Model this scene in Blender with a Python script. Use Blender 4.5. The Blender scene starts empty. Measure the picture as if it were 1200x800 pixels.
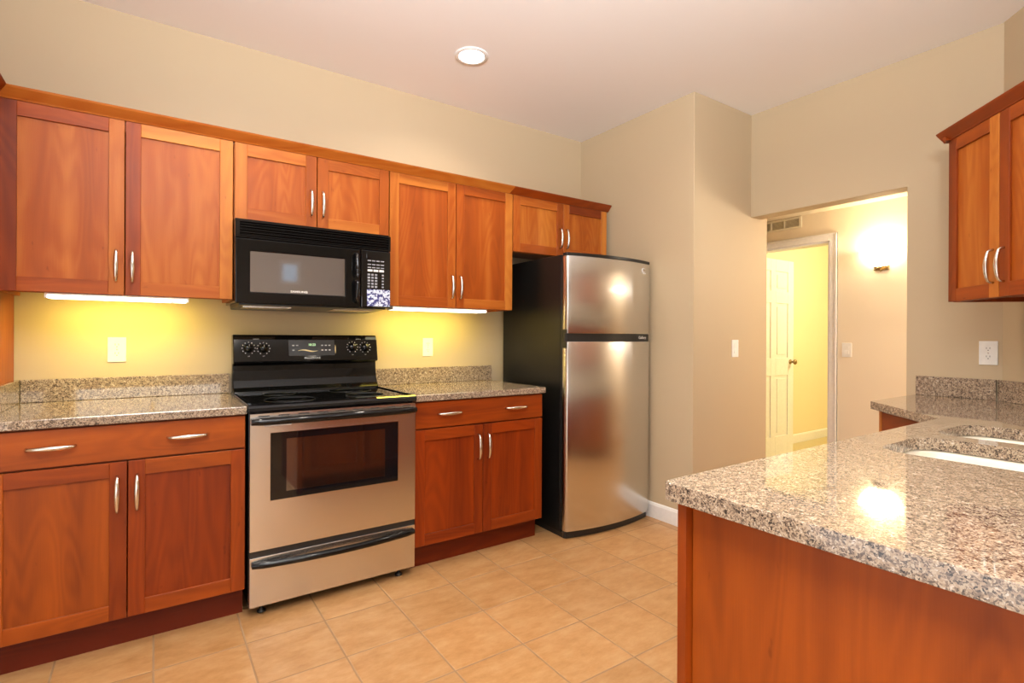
import bpy, bmesh, math, random
from mathutils import Vector, Matrix
random.seed(7)
PI = math.pi
SC = bpy.context.scene
COL = SC.collection

# ------------------------------------------------------------------ camera, world, exposure, lights
f_px, cxp, cyp = 612.8946, 595.6898, 394.662
yaw, pitch, roll = math.radians(34.105), math.radians(-0.0197), math.radians(-0.2641)
Yv = Vector((math.sin(yaw), math.cos(yaw), 0)); Rv = Vector((math.cos(yaw), -math.sin(yaw), 0)); Uv = Vector((0, 0, 1))
Fv = Yv*math.cos(pitch) + Uv*math.sin(pitch); U1 = Uv*math.cos(pitch) - Yv*math.sin(pitch)
R2 = Rv*math.cos(roll) - U1*math.sin(roll); U2 = U1*math.cos(roll) + Rv*math.sin(roll)
cam_d = bpy.data.cameras.new('camera'); cam = bpy.data.objects.new('camera', cam_d); COL.objects.link(cam)
M = Matrix.Identity(4)
for i in range(3):
    M[i][0] = R2[i]; M[i][1] = U2[i]; M[i][2] = -Fv[i]
M[0][3], M[1][3], M[2][3] = -.336, -3.1196, 1.2159
cam.matrix_world = M
cam_d.sensor_fit = 'HORIZONTAL'; cam_d.sensor_width = 36; cam_d.lens = f_px/1200*36
cam_d.shift_x = (600-cxp)/1200; cam_d.shift_y = -(400-cyp)/1200
cam_d.clip_start = .02
SC.camera = cam
SC.view_settings.view_transform = 'Standard'; SC.view_settings.look = 'None'
SC.view_settings.gamma = 1; SC.view_settings.use_curve_mapping = False
SC.view_settings.exposure = 0.44
SC.cycles.use_denoising = True
SC.cycles.max_bounces = 8; SC.cycles.diffuse_bounces = 5; SC.cycles.glossy_bounces = 4
SC.cycles.sample_clamp_indirect = 6
w = bpy.data.worlds.new('world'); SC.world = w; w.use_nodes = True
w.node_tree.nodes['Background'].inputs[0].default_value = (.66, .78, .92, 1)
w.node_tree.nodes['Background'].inputs[1].default_value = .75

def area(name, loc, direction, sx, sy, power, color, spread=PI):
    l = bpy.data.lights.new(name, 'AREA'); l.shape = 'RECTANGLE'; l.size = sx; l.size_y = sy
    l.energy = power; l.color = color; l.spread = spread
    o = bpy.data.objects.new(name, l); COL.objects.link(o); o.location = loc
    o.rotation_euler = Vector(direction).to_track_quat('-Z', 'Y').to_euler()
    return o
# added area lights standing in for unseen daylight from the left and rear
area('added_left_daylight', (-1.60, -2.9, 1.15), (1, .05, .30), 2.3, 2.0, 15, (1, .95, .88))
area('added_rear_daylight', (-.35, -6.42, 1.32), (0, 1, .35), 1.8, 1.2, 20, (1, .97, .93))
fl = bpy.data.lights.new('added_bounce_spot', 'SPOT'); fl.energy = 660; fl.color = (.93, .96, 1); fl.shadow_soft_size = .12; fl.spot_size = math.radians(140); fl.spot_blend = 1.  # added unseen spot, aimed up so the ceiling brightens the room
flo = bpy.data.objects.new('added_bounce_spot', fl); COL.objects.link(flo); flo.location = (-.45, -3.5, 2.05); flo.rotation_euler = Vector((.42, .60, 1)).to_track_quat('-Z', 'Y').to_euler()
CAN_AND_FILL_POS = [(1.107, -.615), (-.05, -.9), (2.0, -1.75), (.6, -2.15), (-.75, -2.15), (.4, -3.9), (1.5, -4.4)]  # first has a fixture; the other six are added lamps without one
for cx_, cy_ in CAN_AND_FILL_POS:
    l = bpy.data.lights.new('can_and_fill_lamp', 'SPOT'); l.energy = 38; l.color = (1, .90, .76); l.shadow_soft_size = .055
    l.spot_size = math.radians(150); l.spot_blend = .8
    o = bpy.data.objects.new('can_and_fill_lamp', l); COL.objects.link(o); o.location = (cx_, cy_, 2.752)

# ------------------------------------------------------------------ materials
def srgb(r, g, b):
    f = lambda c: (c/255/12.92) if c/255 <= .04045 else ((c/255+.055)/1.055)**2.4
    return (f(r), f(g), f(b), 1)
class NT:
    def __init__(s, name):
        s.m = bpy.data.materials.new(name); s.m.use_nodes = True
        s.t = s.m.node_tree; s.b = s.t.nodes['Principled BSDF']
    def n(s, typ, **kw):
        nd = s.t.nodes.new('ShaderNode'+typ)
        for k, v in kw.items():
            if k.startswith('i_'):
                nd.inputs[int(k[2:]) if k[2:].isdigit() else k[2:].replace('_', ' ')].default_value = v
            else: setattr(nd, k, v)
        return nd
    def l(s, a, b): s.t.links.new(a, b)
    def math(s, op, a, b=None):
        nd = s.n('Math', operation=op)
        for i, x in enumerate((a, b)):
            if x is None: continue
            if isinstance(x, (int, float)): nd.inputs[i].default_value = x
            else: s.l(x, nd.inputs[i])
        return nd.outputs[0]
    def mix(s, fac, a, b, blend='MIX'):
        nd = s.n('Mix', data_type='RGBA', blend_type=blend)
        for i, x in ((0, fac), (6, a), (7, b)):
            if isinstance(x, (int, float, tuple)): nd.inputs[i].default_value = x
            else: s.l(x, nd.inputs[i])
        return nd.outputs[2]
    def ramp(s, fac, stops, interp='LINEAR'):
        nd = s.n('ValToRGB'); cr = nd.color_ramp; cr.interpolation = interp
        while len(cr.elements) < len(stops): cr.elements.new(.5)
        for e, (p, c) in zip(cr.elements, stops): e.position = p; e.color = c
        s.l(fac, nd.inputs[0]); return nd.outputs[0]
    def bump(s, h, strength, dist=.01):
        nd = s.n('Bump'); nd.inputs['Strength'].default_value = strength; nd.inputs['Distance'].default_value = dist
        s.l(h, nd.inputs['Height']); s.l(nd.outputs[0], s.b.inputs['Normal'])
    def set(s, **kw):
        for k, v in kw.items(): s.b.inputs[k.replace('_', ' ')].default_value = v
        return s

def plain(name, col, rough=.5, metal=0, noise=.03, nscale=40, **kw):
    t = NT(name); t.set(Roughness=rough, Metallic=metal, **kw)
    tc = t.n('TexCoord'); nz = t.n('TexNoise'); nz.inputs['Scale'].default_value = nscale; t.l(tc.outputs['Object'], nz.inputs['Vector'])
    d = tuple(c*(1-noise) for c in col[:3])+(1,); u = tuple(min(1, c*(1+noise)) for c in col[:3])+(1,)
    t.l(t.ramp(nz.outputs[0], [(.3, d), (.7, u)]), t.b.inputs['Base Color'])
    return t.m

def wall_mat(name, col, rough=.6):
    t = NT(name); t.set(Roughness=rough)
    tc = t.n('TexCoord'); nz = t.n('TexNoise'); nz.inputs['Scale'].default_value = 260; nz.inputs['Detail'].default_value = 3
    t.l(tc.outputs['Object'], nz.inputs['Vector'])
    n2 = t.n('TexNoise'); n2.inputs['Scale'].default_value = 1.5; t.l(tc.outputs['Object'], n2.inputs['Vector'])
    a = tuple(c*.98 for c in col[:3])+(1,)
    t.l(t.mix(n2.outputs[0], a, col), t.b.inputs['Base Color'])
    t.bump(nz.outputs[0], .08, .002)
    return t.m

def wood_mat(name='cherry_wood', dark=(.125, .020, .003, 1), mid=(.34, .076, .006, 1), light=(.62, .235, .036, 1), rough=.4):
    t = NT(name)
    uv = t.n('UVMap', uv_map='grain'); sep = t.n('SeparateXYZ'); t.l(uv.outputs[0], sep.inputs[0])
    at = t.n('Attribute', attribute_name='tone'); ts = t.n('SeparateColor'); t.l(at.outputs['Color'], ts.inputs[0])
    def vec(su, sv):
        c = t.n('CombineXYZ'); t.l(t.math('MULTIPLY', sep.outputs[0], su), c.inputs[0]); t.l(t.math('MULTIPLY', sep.outputs[1], sv), c.inputs[1]); return c.outputs[0]
    n1 = t.n('TexNoise'); n1.inputs['Scale'].default_value = 1; n1.inputs['Detail'].default_value = 2; n1.inputs['Roughness'].default_value = .4; n1.inputs['Distortion'].default_value = .4
    t.l(vec(7, 1.0), n1.inputs['Vector'])
    rings = t.math('SINE', t.math('MULTIPLY', n1.outputs[0], 78.))
    rings = t.math('MULTIPLY_ADD', rings, .5); rings.node.inputs[2].default_value = .5
    n2 = t.n('TexNoise'); n2.inputs['Scale'].default_value = 1; n2.inputs['Detail'].default_value = 1.5
    t.l(vec(13, .55), n2.inputs['Vector'])                       # broad streaks
    n3 = t.n('TexNoise'); n3.inputs['Scale'].default_value = 1; n3.inputs['Detail'].default_value = 3
    t.l(vec(420, 9), n3.inputs['Vector'])                         # fine fibre
    n4 = t.n('TexNoise'); n4.inputs['Scale'].default_value = 1; n4.inputs['Detail'].default_value = 2
    t.l(vec(40, 12), n4.inputs['Vector'])                         # knots and flecks
    v = t.math('MULTIPLY', n2.outputs[0], .50)
    v = t.math('ADD', v, t.math('MULTIPLY', rings, .065))
    v = t.math('ADD', v, t.math('MULTIPLY', n3.outputs[0], .10))
    v = t.math('ADD', v, t.math('MULTIPLY', ts.outputs[0], .62))  # board tone
    v = t.math('SUBTRACT', v, .19)
    c = t.ramp(v, [(.12, dark), (.5, mid), (.92, light)])
    fleck = t.ramp(n4.outputs[0], [(.70, (1, 1, 1, 1)), (.80, (.52, .40, .34, 1))])
    c = t.mix(.8, c, fleck, 'MULTIPLY')
    c = t.mix(ts.outputs[1], c, (.86, .48, .25, 1), 'MULTIPLY')   # redder stock; on base cabinets partly paints in their dimmer light
    t.l(c, t.b.inputs['Base Color'])
    t.set(Roughness=rough, Specular_IOR_Level=.28, Coat_Weight=.0, Coat_Roughness=.15)
    t.bump(n3.outputs[0], .05, .001)
    return t.m

def granite_mat():
    t = NT('speckled_granite')
    tc = t.n('TexCoord')
    nz = t.n('TexNoise'); nz.inputs['Scale'].default_value = 120; nz.inputs['Detail'].default_value = 2
    t.l(tc.outputs['Object'], nz.inputs['Vector'])
    mv = t.n('Mix', data_type='VECTOR'); mv.inputs[0].default_value = .010
    t.l(tc.outputs['Object'], mv.inputs[4]); t.l(nz.outputs['Color'], mv.inputs[5])
    vo = t.n('TexVoronoi'); vo.inputs['Scale'].default_value = 360; t.l(mv.outputs[1], vo.inputs['Vector'])
    s = t.n('SeparateColor'); t.l(vo.outputs['Color'], s.inputs[0])
    n2 = t.n('TexNoise'); n2.inputs['Scale'].default_value = 80; n2.inputs['Detail'].default_value = 3; t.l(tc.outputs['Object'], n2.inputs['Vector'])
    v = t.math('ADD', t.math('MULTIPLY', s.outputs[0], .75), t.math('MULTIPLY', t.math('SUBTRACT', n2.outputs[0], .38), .95))
    c = t.ramp(v, [(.0, (.030, .023, .019, 1)), (.13, (.10, .072, .055, 1)), (.28, (.20, .145, .105, 1)), (.47, (.35, .255, .175, 1)), (.68, (.45, .355, .255, 1)), (.90, (.58, .51, .42, 1))], 'CONSTANT')
    t.l(c, t.b.inputs['Base Color']); t.set(Roughness=.035, Specular_IOR_Level=.75)
    return t.m

def tile_mat():
    t = NT('terracotta_beige_tile')
    ge = t.n('NewGeometry'); sep = t.n('SeparateXYZ'); t.l(ge.outputs['Position'], sep.inputs[0])
    S = .3033
    X = t.math('DIVIDE', t.math('SUBTRACT', sep.outputs[0], .2726), S); Y = t.math('DIVIDE', t.math('SUBTRACT', sep.outputs[1], -.8332), S)
    fx, fy = t.math('FRACT', X), t.math('FRACT', Y)
    ex = t.math('MINIMUM', fx, t.math('SUBTRACT', 1, fx)); ey = t.math('MINIMUM', fy, t.math('SUBTRACT', 1, fy))
    e = t.math('MINIMUM', ex, ey)
    cell = t.n('CombineXYZ'); t.l(t.math('FLOOR', X), cell.inputs[0]); t.l(t.math('FLOOR', Y), cell.inputs[1])
    wn = t.n('TexWhiteNoise', noise_dimensions='3D'); t.l(cell.outputs[0], wn.inputs[0])
    va = t.n('VectorMath', operation='MULTIPLY_ADD'); t.l(wn.outputs['Color'], va.inputs[0]); va.inputs[1].default_value = (9, 9, 9); t.l(ge.outputs['Position'], va.inputs[2])
    vs = t.n('VectorMath', operation='MULTIPLY'); t.l(va.outputs[0], vs.inputs[0]); vs.inputs[1].default_value = (6, 13, 6)
    n1 = t.n('TexNoise'); n1.inputs['Scale'].default_value = 1.3; n1.inputs['Detail'].default_value = 6; n1.inputs['Roughness'].default_value = .72; n1.inputs['Distortion'].default_value = .15
    t.l(vs.outputs[0], n1.inputs['Vector'])
    c = t.ramp(n1.outputs[0], [(.30, (.345, .165, .054, 1)), (.48, (.425, .222, .084, 1)), (.62, (.475, .270, .116, 1)), (.78, (.515, .31, .148, 1))])
    tn = t.math('MULTIPLY_ADD', wn.outputs['Value'], .12); tn.node.inputs[2].default_value = .92
    cc = t.n('CombineColor');
    for i in range(3): t.l(tn, cc.inputs[i])
    c = t.mix(1., c, cc.outputs[0], 'MULTIPLY')
    g = t.ramp(e, [(.008, (1, 1, 1, 1)), (.013, (0, 0, 0, 1))])
    c = t.mix(g, c, (.29, .175, .09, 1))
    t.l(c, t.b.inputs['Base Color'])
    h = t.ramp(e, [(.004, (0, 0, 0, 1)), (.018, (1, 1, 1, 1))])
    hh = t.math('ADD', h, t.math('MULTIPLY', n1.outputs[0], .25))
    t.bump(hh, .35, .003)
    t.l(t.ramp(g, [(0, (.38, .38, .38, 1)), (1, (.8, .8, .8, 1))]), t.b.inputs['Roughness'])
    return t.m

def steel_mat(name='brushed_stainless', rough=.24, col=(.72, .70, .665, 1), rot=0.):
    t = NT(name); t.set(Metallic=1, Roughness=rough, Base_Color=col, Anisotropic=.65, Anisotropic_Rotation=rot)
    uv = t.n('UVMap', uv_map='grain'); tg = t.n('Tangent', direction_type='UV_MAP', uv_map='grain'); t.l(tg.outputs[0], t.b.inputs['Tangent'])
    mp = t.n('Mapping'); mp.inputs['Scale'].default_value = (3, 700, 1); t.l(uv.outputs[0], mp.inputs[0])
    nz = t.n('TexNoise'); nz.inputs['Scale'].default_value = 1; t.l(mp.outputs[0], nz.inputs['Vector'])
    t.l(t.ramp(nz.outputs[0], [(.2, tuple(c*.93 for c in col[:3])+(1,)), (.8, col)]), t.b.inputs['Base Color'])
    return t.m

def emit(name, col, strength):
    t = NT(name); t.set(Base_Color=(.9, .88, .84, 1), Emission_Color=col, Emission_Strength=strength, Roughness=.4)
    return t.m

MW = wall_mat('tan_paint', (.50, .392, .25, 1)); MC = wall_mat('ceiling_paint', (.88, .865, .85, 1), .75)
MH = wall_mat('hall_paint', (.80, .70, .54, 1)); MT = plain('white_trim', (.80, .78, .75, 1), .35)
MWD = wood_mat(); MGR = granite_mat(); MTL = tile_mat()
MST = steel_mat(); MSTV = steel_mat('brushed_stainless_fridge', .26, rot=.25)
MBK = plain('black_enamel', (.004, .004, .004, 1), .07, Specular_IOR_Level=.36); MBG = plain('black_glass', (.004, .004, .005, 1), .04)
MBP = plain('black_plastic', (.012, .012, .012, 1), .3)
MHN = plain('satin_nickel', (.72, .68, .62, 1), .22, 1)
MPL = plain('white_plastic', (.82, .81, .77, 1), .35); MDK = plain('dark_slot', (.02, .02, .02, 1), .6)
MTG = plain('pale_grey_print', (.55, .55, .56, 1), .5); MGOLD = plain('gold_print', (.85, .68, .38, 1), .3)
MPO = plain('white_porcelain', (.72, .66, .54, 1), .15)
MBRASS = plain('aged_brass', (.35, .25, .12, 1), .25, 1)
MVENT = plain('vent_enamel', (.75, .70, .55, 1), .4); MVIN = plain('vent_shadow', (.30, .26, .18, 1), .7)

def fridge_side_mat():
    t = NT('textured_black_steel'); t.set(Base_Color=(.006, .006, .0055, 1), Roughness=.28, Specular_IOR_Level=.4)
    tc = t.n('TexCoord'); nz = t.n('TexNoise'); nz.inputs['Scale'].default_value = 330; nz.inputs['Detail'].default_value = 1
    t.l(tc.outputs['Object'], nz.inputs['Vector']); t.bump(nz.outputs[0], .45, .0012); return t.m
MFS = fridge_side_mat()
def mwglass():
    t = NT('mesh_backed_glass'); t.set(Roughness=.05, Metallic=.85)
    tc = t.n('TexCoord'); ck = t.n('TexChecker'); ck.inputs['Scale'].default_value = 900
    t.l(tc.outputs['Object'], ck.inputs['Vector'])
    ck.inputs[1].default_value = (.34, .33, .33, 1); ck.inputs[2].default_value = (.40, .39, .39, 1)
    t.l(ck.outputs[0], t.b.inputs['Base Color']); return t.m
MMG = mwglass()
def oven_glass():
    t = NT('oven_window_glass'); t.set(Roughness=.05, Specular_IOR_Level=1.0, Coat_Weight=1, Coat_IOR=2.2, Coat_Roughness=.04)
    tc = t.n('TexCoord'); nz = t.n('TexNoise'); nz.inputs['Scale'].default_value = 3; t.l(tc.outputs['Object'], nz.inputs['Vector'])
    t.l(t.ramp(nz.outputs[0], [(.3, (.006, .005, .004, 1)), (.7, (.012, .009, .007, 1))]), t.b.inputs['Base Color']); return t.m
MOG = oven_glass()

# ------------------------------------------------------------------ mesh helpers
class MB:
    """collects boxes, prisms and tubes with a grain-aligned UV and a tone per board"""
    def __init__(s): s.bm = bmesh.new(); s.uv = s.bm.loops.layers.uv.new('grain'); s.tn = s.bm.loops.layers.float_color.new('tone')
    def _fin(s, faces, grain, tone):
        ou, ov = random.uniform(0, 50), random.uniform(0, 50)
        g = {'x': 0, 'y': 1, 'z': 2}[grain]
        for fc in faces:
            n = fc.normal if fc.normal.length > 0 else Vector((0, 0, 1))
            k = max(range(3), key=lambda i: abs(n[i]))
            ax = [i for i in range(3) if i != k]
            if g in ax: u = [i for i in ax if i != g][0]; v = g
            else: u, v = ax
            for lp in fc.loops:
                co = lp.vert.co
                lp[s.uv].uv = (co[u]+ou+(.37*k), co[v]+ov)
                lp[s.tn] = (tone[0], tone[1], 0, 1)
    def box(s, x0, x1, y0, y1, z0, z1, grain='z', tone=(.5, 0)):
        vs = [s.bm.verts.new((x, y, z)) for x in (x0, x1) for y in (y0, y1) for z in (z0, z1)]
        F = []
        for q in ((0, 1, 3, 2), (4, 6, 7, 5), (0, 4, 5, 1), (2, 3, 7, 6), (0, 2, 6, 4), (1, 5, 7, 3)):
            F.append(s.bm.faces.new([vs[i] for i in q]))
        for fc in F: fc.normal_update()
        s._fin(F, grain, tone); return s
    def prism(s, prof, a0, a1, axis='x', grain=None, tone=(.5, 0), skew=(0, 0)):
        """profile polygon swept along an axis; prof in the two other axes (in xyz order)"""
        k = 'xyz'.index(axis); o = [i for i in range(3) if i != k]
        rows = []
        for a, sg in ((a0, 0), (a1, 1)):
            r = []
            for p in prof:
                c = [0, 0, 0]; c[o[0]] = p[0]; c[o[1]] = p[1]; c[k] = a + (skew[sg]*(p[0]) if skew[sg] else 0); r.append(s.bm.verts.new(c))
            rows.append(r)
        F = [s.bm.faces.new(rows[0]), s.bm.faces.new(rows[1][::-1])]
        n = len(prof)
        for i in range(n): F.append(s.bm.faces.new([rows[0][i], rows[1][i], rows[1][(i+1) % n], rows[0][(i+1) % n]]))
        bmesh.ops.recalc_face_normals(s.bm, faces=F)
        for fc in F: fc.normal_update()
        s._fin(F, grain or axis, tone); return s
    def tube(s, pts, rad, seg=12, flat=1., tone=(.5, 0), flat_axis=None):
        pts = [Vector(p) for p in pts]; n = len(pts)
        if not hasattr(rad, '__len__'): rad = [rad]*n
        rows = []
        t0 = (pts[1]-pts[0]).normalized()
        ref = Vector(flat_axis) if flat_axis else (Vector((0, 0, 1)) if abs(t0.z) < .9 else Vector((1, 0, 0)))
        for i, p in enumerate(pts):
            t = (pts[min(i+1, n-1)]-pts[max(i-1, 0)]).normalized()
            a = (ref - t*ref.dot(t)).normalized(); b = t.cross(a)
            rows.append([s.bm.verts.new(p + a*math.cos(2*PI*j/seg)*rad[i]*flat + b*math.sin(2*PI*j/seg)*rad[i]) for j in range(seg)])
        F = []
        for i in range(n-1):
            for j in range(seg): F.append(s.bm.faces.new([rows[i][j], rows[i][(j+1) % seg], rows[i+1][(j+1) % seg], rows[i+1][j]]))
        F.append(s.bm.faces.new(rows[0][::-1])); F.append(s.bm.faces.new(rows[-1]))
        bmesh.ops.recalc_face_normals(s.bm, faces=F)
        for fc in F: fc.smooth = True; fc.normal_update()
        s._fin(F, 'z', tone); return s
    def lathe(s, prof, c, axis='z', seg=32, tone=(.5, 0), a0=0, a1=2*PI):
        """profile (r, h) turned about an axis through c"""
        full = abs(a1-a0-2*PI) < 1e-6; N = seg if full else seg+1
        rows = []
        for r, h in prof:
            row = []
            for j in range(N):
                a = a0+(a1-a0)*j/seg; p, q = r*math.cos(a), r*math.sin(a)
                co = {'z': (p, q, h), 'y': (p, h, q), 'x': (h, p, q)}[axis]
                row.append(s.bm.verts.new((c[0]+co[0], c[1]+co[1], c[2]+co[2])))
            rows.append(row)
        F = []
        for i in range(len(rows)-1):
            for j in range(seg):
                k = (j+1) % N
                F.append(s.bm.faces.new([rows[i][j], rows[i][k], rows[i+1][k], rows[i+1][j]]))
        if full:
            F.append(s.bm.faces.new(rows[0][::-1])); F.append(s.bm.faces.new(rows[-1]))
        bmesh.ops.recalc_face_normals(s.bm, faces=F)
        for fc in F: fc.smooth = True; fc.normal_update()
        s._fin(F, 'z', tone); return s
    def build(s, name, mat, parent=None, org=None, bevel=0, bseg=2, tags=None):
        o_ = ORG.get(parent.name if parent else None, Vector((0, 0, 0))) if org is None else Vector(org)
        if parent is None and org is not None: pass
        for v in s.bm.verts: v.co -= o_
        me = bpy.data.meshes.new(name); s.bm.to_mesh(me); s.bm.free()
        me.materials.append(mat)
        ob = bpy.data.objects.new(name, me); COL.objects.link(ob)
        if parent: ob.parent = parent; ORG[ob.name] = o_
        elif org is not None: ob.location = org
        if bevel:
            m = ob.modifiers.new('soft_edges', 'BEVEL'); m.width = bevel; m.segments = bseg; m.limit_method = 'ANGLE'; m.angle_limit = math.radians(40)
            if hasattr(m, 'harden_normals'): pass
        if tags:
            for k, v in tags.items(): ob[k] = v
        return ob
ORG = {}
def thing(name, label, cat, loc, rotz=0, group=None, local=False):
    o = bpy.data.objects.new(name, None); COL.objects.link(o); o.empty_display_size = .1
    o.location = loc; o.rotation_euler = (0, 0, rotz); o['label'] = label; o['category'] = cat
    if group: o['group'] = group
    ORG[o.name] = Vector((0, 0, 0)) if local else Vector(loc)
    return o
def T(label, cat, group=None):
    d = {'label': label, 'category': cat}
    if group: d['group'] = group
    return d
ST = {'kind': 'structure'}
def struct(name, mb, mat, **kw): return mb.build(name, mat, None, org=(0, 0, 0), tags=dict(ST), **kw)
def txt(s, size, loc, rot, mat, parent, name='lettering', bold=0.0, sx=1.):
    cu = bpy.data.curves.new('t', 'FONT'); cu.body = s; cu.size = size; cu.align_x = 'CENTER'; cu.align_y = 'CENTER'; cu.extrude = .0003; cu.offset = bold
    t = bpy.data.objects.new('t', cu); COL.objects.link(t)
    dg = bpy.context.evaluated_depsgraph_get(); me = bpy.data.meshes.new_from_object(t.evaluated_get(dg))
    bpy.data.objects.remove(t)
    o_ = ORG[parent.name]
    R = rot.to_matrix().to_4x4() if hasattr(rot, 'to_matrix') else Matrix.Identity(4)
    me.transform(Matrix.Translation(Vector(loc)-o_) @ R @ Matrix.Scale(sx, 4, (1, 0, 0)))
    me.materials.clear(); me.materials.append(mat); me.name = name
    ob = bpy.data.objects.new(name, me); COL.objects.link(ob); ob.parent = parent; ORG[ob.name] = o_
    return ob
from mathutils import Euler
FRONT = Euler((PI/2, 0, 0))          # lettering that faces -y

# ------------------------------------------------------------------ structure
H = 2.763; XR = 2.468; YC = -1.0516; XA = 3.098; YD = -2.358; S2 = 2**-.5; XL = -1.46; YB = -6.5; XE = 2.29; YE = -3.166; XH = 4.34; HH = 2.285
mb = MB().box(XL-.1, XA+.12, YB-.1, .1, -.1, 0).box(XA+.12, XH+.12, -3.6, 1.0, -.1, 0); struct('floor', mb, MTL)
MYF = plain('pale_vinyl', (.55, .45, .24, 1), .4)
struct('floor_far_room', MB().box(XH+.12, 8, -3.2, .2, -.1, -.002), MYF)
struct('ceiling', MB().box(XL-.1, XA+.02, YB-.1, .1, H, H+.1), MC)
struct('ceiling_hall', MB().box(XA+.12, XH+.02, -3.6, 1.0, HH, HH+.1), MH)
struct('ceiling_far_room', MB().box(XH+.1, 8, -3.2, .2, 2.44, 2.54), MC)
struct('wall_back', MB().box(XL-.1, XR+.01, 0, .12, 0, H), MW)
struct('wall_alcove', MB().box(XR, 3.302, YC, .12, 0, H).box(3.1, 3.302, .0, 1.0, 0, H), MW, bevel=.004)
mb = MB()
mb.prism([(YC+.05, 2.052), (YC+.05, H), (-3.6, H), (-3.6, 0), (-1.963, 0), (-1.963, 2.052)], XA, XA+.12, 'x')
bmesh.ops.recalc_face_normals(mb.bm, faces=mb.bm.faces)
struct('wall_right', mb, MW, bevel=.003)
def dg(t, o): return (XA-S2*t-S2*o, YD-S2*t+S2*o)
mb = MB(); L_ = (XA-XE)/S2
mb.prism([(XA+.02, YD+.02), dg(L_, 0), (dg(L_, 0)[0], dg(L_, 0)[1]-.2), (XA+.02, YD-.2)], 0, H, 'z'); struct('wall_diagonal', mb, MW)
struct('wall_right_rear', MB().box(XE, XE+.12, YB, YE-.01, 0, H), MW)
MGW = wall_mat('grey_beige_paint', (.62, .56, .48, 1))
# rear wall with a wide window added for light and a small high window
mb = MB(); y0, y1 = YB-.12, YB
def wall_holes(mb, a0, a1, holes, fn):
    xs = sorted({a0, a1, *[h[0] for h in holes], *[h[1] for h in holes]})
    for p, q in zip(xs, xs[1:]):
        hs = sorted([h for h in holes if h[0] <= p and h[1] >= q], key=lambda h: h[2]); z = 0
        for h in hs: 
            if h[2] > z: fn(p, q, z, h[2])
            z = h[3]
        fn(p, q, z, H)
wall_holes(mb, XL-.1, XE+.12, [(-1.3, .6, .7, 1.95), (1.30, 1.61, 2.04, 2.40)], lambda p, q, z0, z1: mb.box(p, q, y0, y1, z0, z1)); struct('wall_front', mb, MGW)
mb = MB(); wall_holes(mb, YB, .12, [(-4.1, -1.7, .05, 2.15)], lambda p, q, z0, z1: mb.box(XL-.12, XL, p, q, z0, z1)); struct('wall_left', mb, MW)
def window(n, horiz, a0, a1, z0, z1, mull):
    mb = MB(); w_ = .045
    def bx(p, q, r, s):
        if horiz: mb.box(p, q, YB-.09, YB-.03, r, s)
        else: mb.box(XL-.09, XL-.03, p, q, r, s)
    bx(a0, a1, z0, z0+w_); bx(a0, a1, z1-w_, z1); bx(a0, a0+w_, z0+w_, z1-w_); bx(a1-w_, a1, z0+w_, z1-w_)
    for m_ in mull: bx(m_-.025, m_+.025, z0+w_, z1-w_)
    struct(n, mb, MT)
window('window_1', True, -1.3, .6, .7, 1.95, [-.35]); window('window_2', True, 1.30, 1.61, 2.04, 2.40, []); window('window_3', False, -4.1, -1.7, .05, 2.15, [-2.9])  # window_1 and window_3 are added in unseen walls for daylight
# hall and far room
mb = MB(); mb.box(XH, XH+.12, -1.005, -3.6, 0, HH+.2).box(XH, XH+.12, -.19, 1.0, 0, HH+.2).box(XH, XH+.12, -1.005, -.19, 2.03, HH+.2)
bmesh.ops.recalc_face_normals(mb.bm, faces=mb.bm.faces)
struct('wall_hall', mb, MH)
struct('wall_hall_rear', MB().box(XA, XH+.12, 1.0, 1.1, 0, HH+.2).box(XA, XH+.12, -3.7, -3.6, 0, HH+.2), MH)
MFR = wall_mat('far_room_paint', (.80, .70, .46, 1))
struct('wall_far_room', MB().box(XH+.12, 8, .04, .14, 0, 2.5).box(7.6, 7.7, -3.2, .14, 0, 2.5).box(XH+.12, 8, -3.3, -3.2, 0, 2.5), MFR)
# door casing (trim_1), baseboards
mb = MB()
def casing(mb, x, y0, y1, zt, wd=.062, th=.018):
    prof = lambda a, b: None
    mb.box(x-th, x, y1-wd, y1, 0, zt+wd); mb.box(x-th, x, y0, y0+wd, 0, zt+wd); mb.box(x-th, x, y1, y0, zt, zt+wd)
    mb.box(x-th-.006, x-.001, y1-wd, y1-wd+.016, 0, zt+wd); mb.box(x-th-.006, x-.001, y0+wd-.016, y0+wd, 0, zt+wd); mb.box(x-th-.006, x-.001, y1-wd, y0+wd, zt+wd-.016, zt+wd)
    mb.box(x-.002, x+.125, y1, y1+.015, 0, zt); mb.box(x-.002, x+.125, y0-.015, y0, 0, zt); mb.box(x-.002, x+.125, y1, y0, zt-.015, zt)
casing(mb, XH, -.19, -1.005, 2.03); struct('trim_1', mb, MT, bevel=.003)
bprof = lambda x, s: [(x, 0), (x+s*.014, 0), (x+s*.014, .085), (x+s*.009, .098), (x+s*.004, .103), (x, .103)]
struct('baseboard_alcove', MB().prism(bprof(XR, -1), YC-.012, -.03, 'y'), MT)
struct('baseboard_corner', MB().prism([(YC, 0), (YC-.014, 0), (YC-.014, .085), (YC-.009, .098), (YC, .103)], XR-.012, 3.302, 'x'), MT)
struct('baseboard_hall', MB().prism(bprof(XH, -1), -3.55, -1.07, 'y'), MT)
struct('baseboard_far_room', MB().prism([(.04, 0), (.025, 0), (.025, .085), (.03, .098), (.04, .103)], XH+.13, 7.6, 'x'), MT)

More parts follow.
